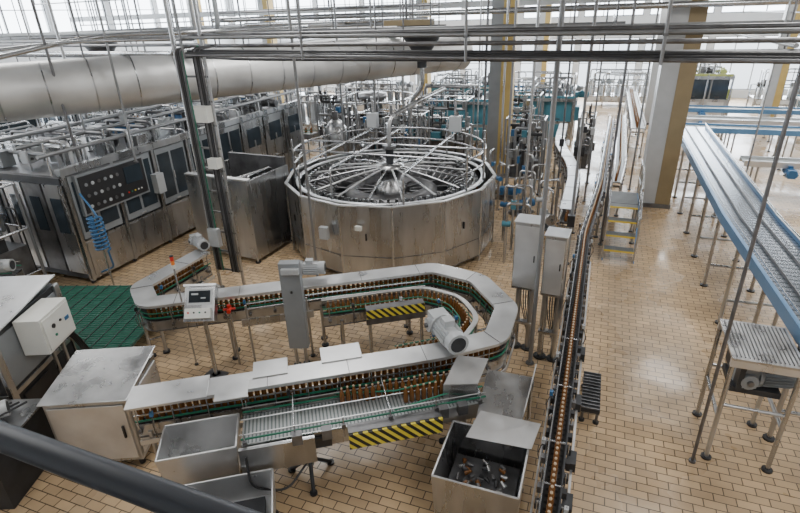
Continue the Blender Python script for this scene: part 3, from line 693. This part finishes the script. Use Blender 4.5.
frame_unit('valve_manifold_rack',-2.2,17.3,1.2,.8,2.4,26);frame_unit('valve_manifold_rack',-6.6,16.9,2.2,.9,2.5,36);frame_unit('valve_manifold_rack',-3.0,21.2,1.6,1,2.6,30);frame_unit('valve_manifold_rack',-.4,19.2,.5,1.2,2.2,16);frame_unit('valve_manifold_rack',-5.8,19.6,2.4,1.2,2.6,40)
tank(-8.6,16.4,.4,2.2)
b=B('rinsing_carousel',(-9.1,20.9,0));r,h=1.8,2.3
b.lathe([(r,.15),(r,h*.6),(r-.06,h*.6),(r-.06,.9),(0,.95)],(0,0,0),STEEL,seg=24,smooth=False)
b.lathe([(0,.9),(.4,.9),(.4,h),(.6,h+.05),(.6,h+.25),(0,h+.3)],(0,0,0),STEELD,seg=20)
for z in(h*.8,h+.1):b.tube([(r*math.cos(2*math.pi*i/32),r*math.sin(2*math.pi*i/32),z) for i in range(32)],.035,TUBE,closed=True,seg=6)
for k in range(10):
    a=2*math.pi*k/10;c,s=math.cos(a),math.sin(a);b.cyl((r*c,r*s,0),(r*c,r*s,h+.1),.04,TUBE,seg=6)
b.lathe([(r*.8,1.2),(r*.9,1.2),(r*.9,1.5),(r*.8,1.5)],(0,0,0),DARK,seg=32);b.done()
names=['palletising_machine','crate_packing_machine','bottle_inspection_machine','pasteurising_machine','labelling_machine']
k=0
for x,y,w,d,h,rz,acc,kind in((-18.2,10.5,3,4.5,2.3,0,GREY,0),(-23.6,9,3.5,3,2.5,0,GREY,2),(-18.4,15.6,3,2.5,2.4,0,LGREY,2),(-25,14.5,3,4,2.6,0,LGREY,0),(-18.5,19.5,4,2,2.3,0,BLUE,2),(-25,20,4,3,2.5,0,LGREY,0),
    (-12.6,22.6,2.6,2,2.2,0,LGREY,2),(-19,24,5,2.2,2.2,0,LGREY,2),(-25,25,4,2.4,2.2,0,GREY,2),(-6.0,23.8,3,2,2.3,0,TEAL,1),(-13.5,30.5,5,2,1.8,0,GREY,2),(-21.5,32.5,6,2,1.8,0,LGREY,2),
    (-2.4,25.0,2.6,1.6,2.3,0,TEAL,1),(-8,32.0,4,1.6,1.8,0,TEAL,1),(4.8,31.8,2.2,2.0,2.6,0,LGREEN,0),(10.5,30,3.6,1.6,1.6,0,TEAL,1),(1.5,36,5,1.4,1.4,0,LGREY,2),(10,36,4,1.4,1.4,0,GREY,2),(-3.2,29.0,3.4,1.6,2.0,0,BLUE,1)):
    process_machine(names[k%5],x,y,w,d,h,rz,acc,kind);k+=1
for pts in([(1.45,22.5),(1.45,33)],[(-12.6,20.4),(-12.6,18.9),(-10.9,18.9)],[(-15.8,12),(-15.8,26)],[(-21.2,5.5),(-21.2,22)]):
    b=conveyor('background_transport_conveyor',pts,z=1.2,w=.45,cover=False,green=STEELB if pts[0][0]>0 else GREEN,belt=MESH,frame=STEELB,legs=2.2,bottles=True,lanes=2,bstep=.25,fil=.5);b.done()
b=B('overhead_pipe_rack')
for i in range(24):
    y=random.choice((13.2,14,16,17.8,18.2,21,22.5,24.8,26,31,31.5,35));y+=random.uniform(-.15,.15);z=random.uniform(3.9,6.6);x0=random.uniform(-29,-10);x1=x0+random.uniform(8,22);x1=min(13,x1)
    b.cyl((x0,y,z),(x1,y,z),random.choice((.025,.04,.08)),random.choice((TUBE,STEELD,POLE,GREY,POLE)),seg=8)
    for x in(x0+.2,(x0+x1)/2,x1-.2):b.cyl((x,y,z),(x,y,8.19),.02,STEELD,seg=6)
for i in range(10):
    x=random.uniform(-26,12);z=random.uniform(3.9,6.5)
    b.cyl((x,13,z),(x,38,z),random.choice((.03,.05,.08)),random.choice((POLE,STEELD,GREY)),seg=8)
b.done()
b=B('overhead_crossbeam')
b.bb(-29,13,15.8,15.92,5.0,5.12,GREY);b.bb(-29,13,24.0,24.2,5.7,5.95,LGREY)
for x in(-27,-20,-12.5,-5.7,6,12):b.cyl((x,15.86,5.1),(x,15.86,8.19),.04,STEELD);b.cyl((x,24.1,5.9),(x,24.1,8.19),.04,STEELD)
b.done()
# ---------------------------------------------------------------- lights
def area(x,y,z,sx,sy,p,rot=(0,0,0),col=(1,.99,.97)):
    l=bpy.data.lights.new('added_area_light','AREA');l.shape='RECTANGLE';l.size=sx;l.size_y=sy;l.energy=p;l.color=col
    o=bpy.data.objects.new('added_area_light',l);o.location=(x,y,z);o.rotation_euler=[R(a) for a in rot];bpy.context.collection.objects.link(o)
for x in(-24,-15,-6,3,10):
    for y in(2,10,19,29):area(x,y,7.4 if y!=2 else 7.9,2.6,3.4,{2:230,10:310,19:380,29:440}[y])  # soft overhead lights added out of view
area(-8,39.5,4,40,6,7500,(-90,0,0),(.88,.94,1))  # area light added inside the window wall for backlight and floor glare
w=bpy.data.worlds.new('sky');bpy.context.scene.world=w;w.use_nodes=True
w.node_tree.nodes['Background'].inputs[0].default_value=(.84,.92,1,1);w.node_tree.nodes['Background'].inputs[1].default_value=10
# ---------------------------------------------------------------- camera
M=Matrix.Rotation(R(21.2),3,'Z')@Matrix.Rotation(R(90-24.9),3,'X')@Matrix.Rotation(R(-1.9),3,'Z')
c=bpy.data.cameras.new('camera');c.sensor_width=36;c.lens=520/800*36;c.clip_end=300;c.clip_start=.05
o=bpy.data.objects.new('camera',c);o.matrix_world=Matrix.Translation((0,0,5.5))@M.to_4x4();bpy.context.collection.objects.link(o);bpy.context.scene.camera=o
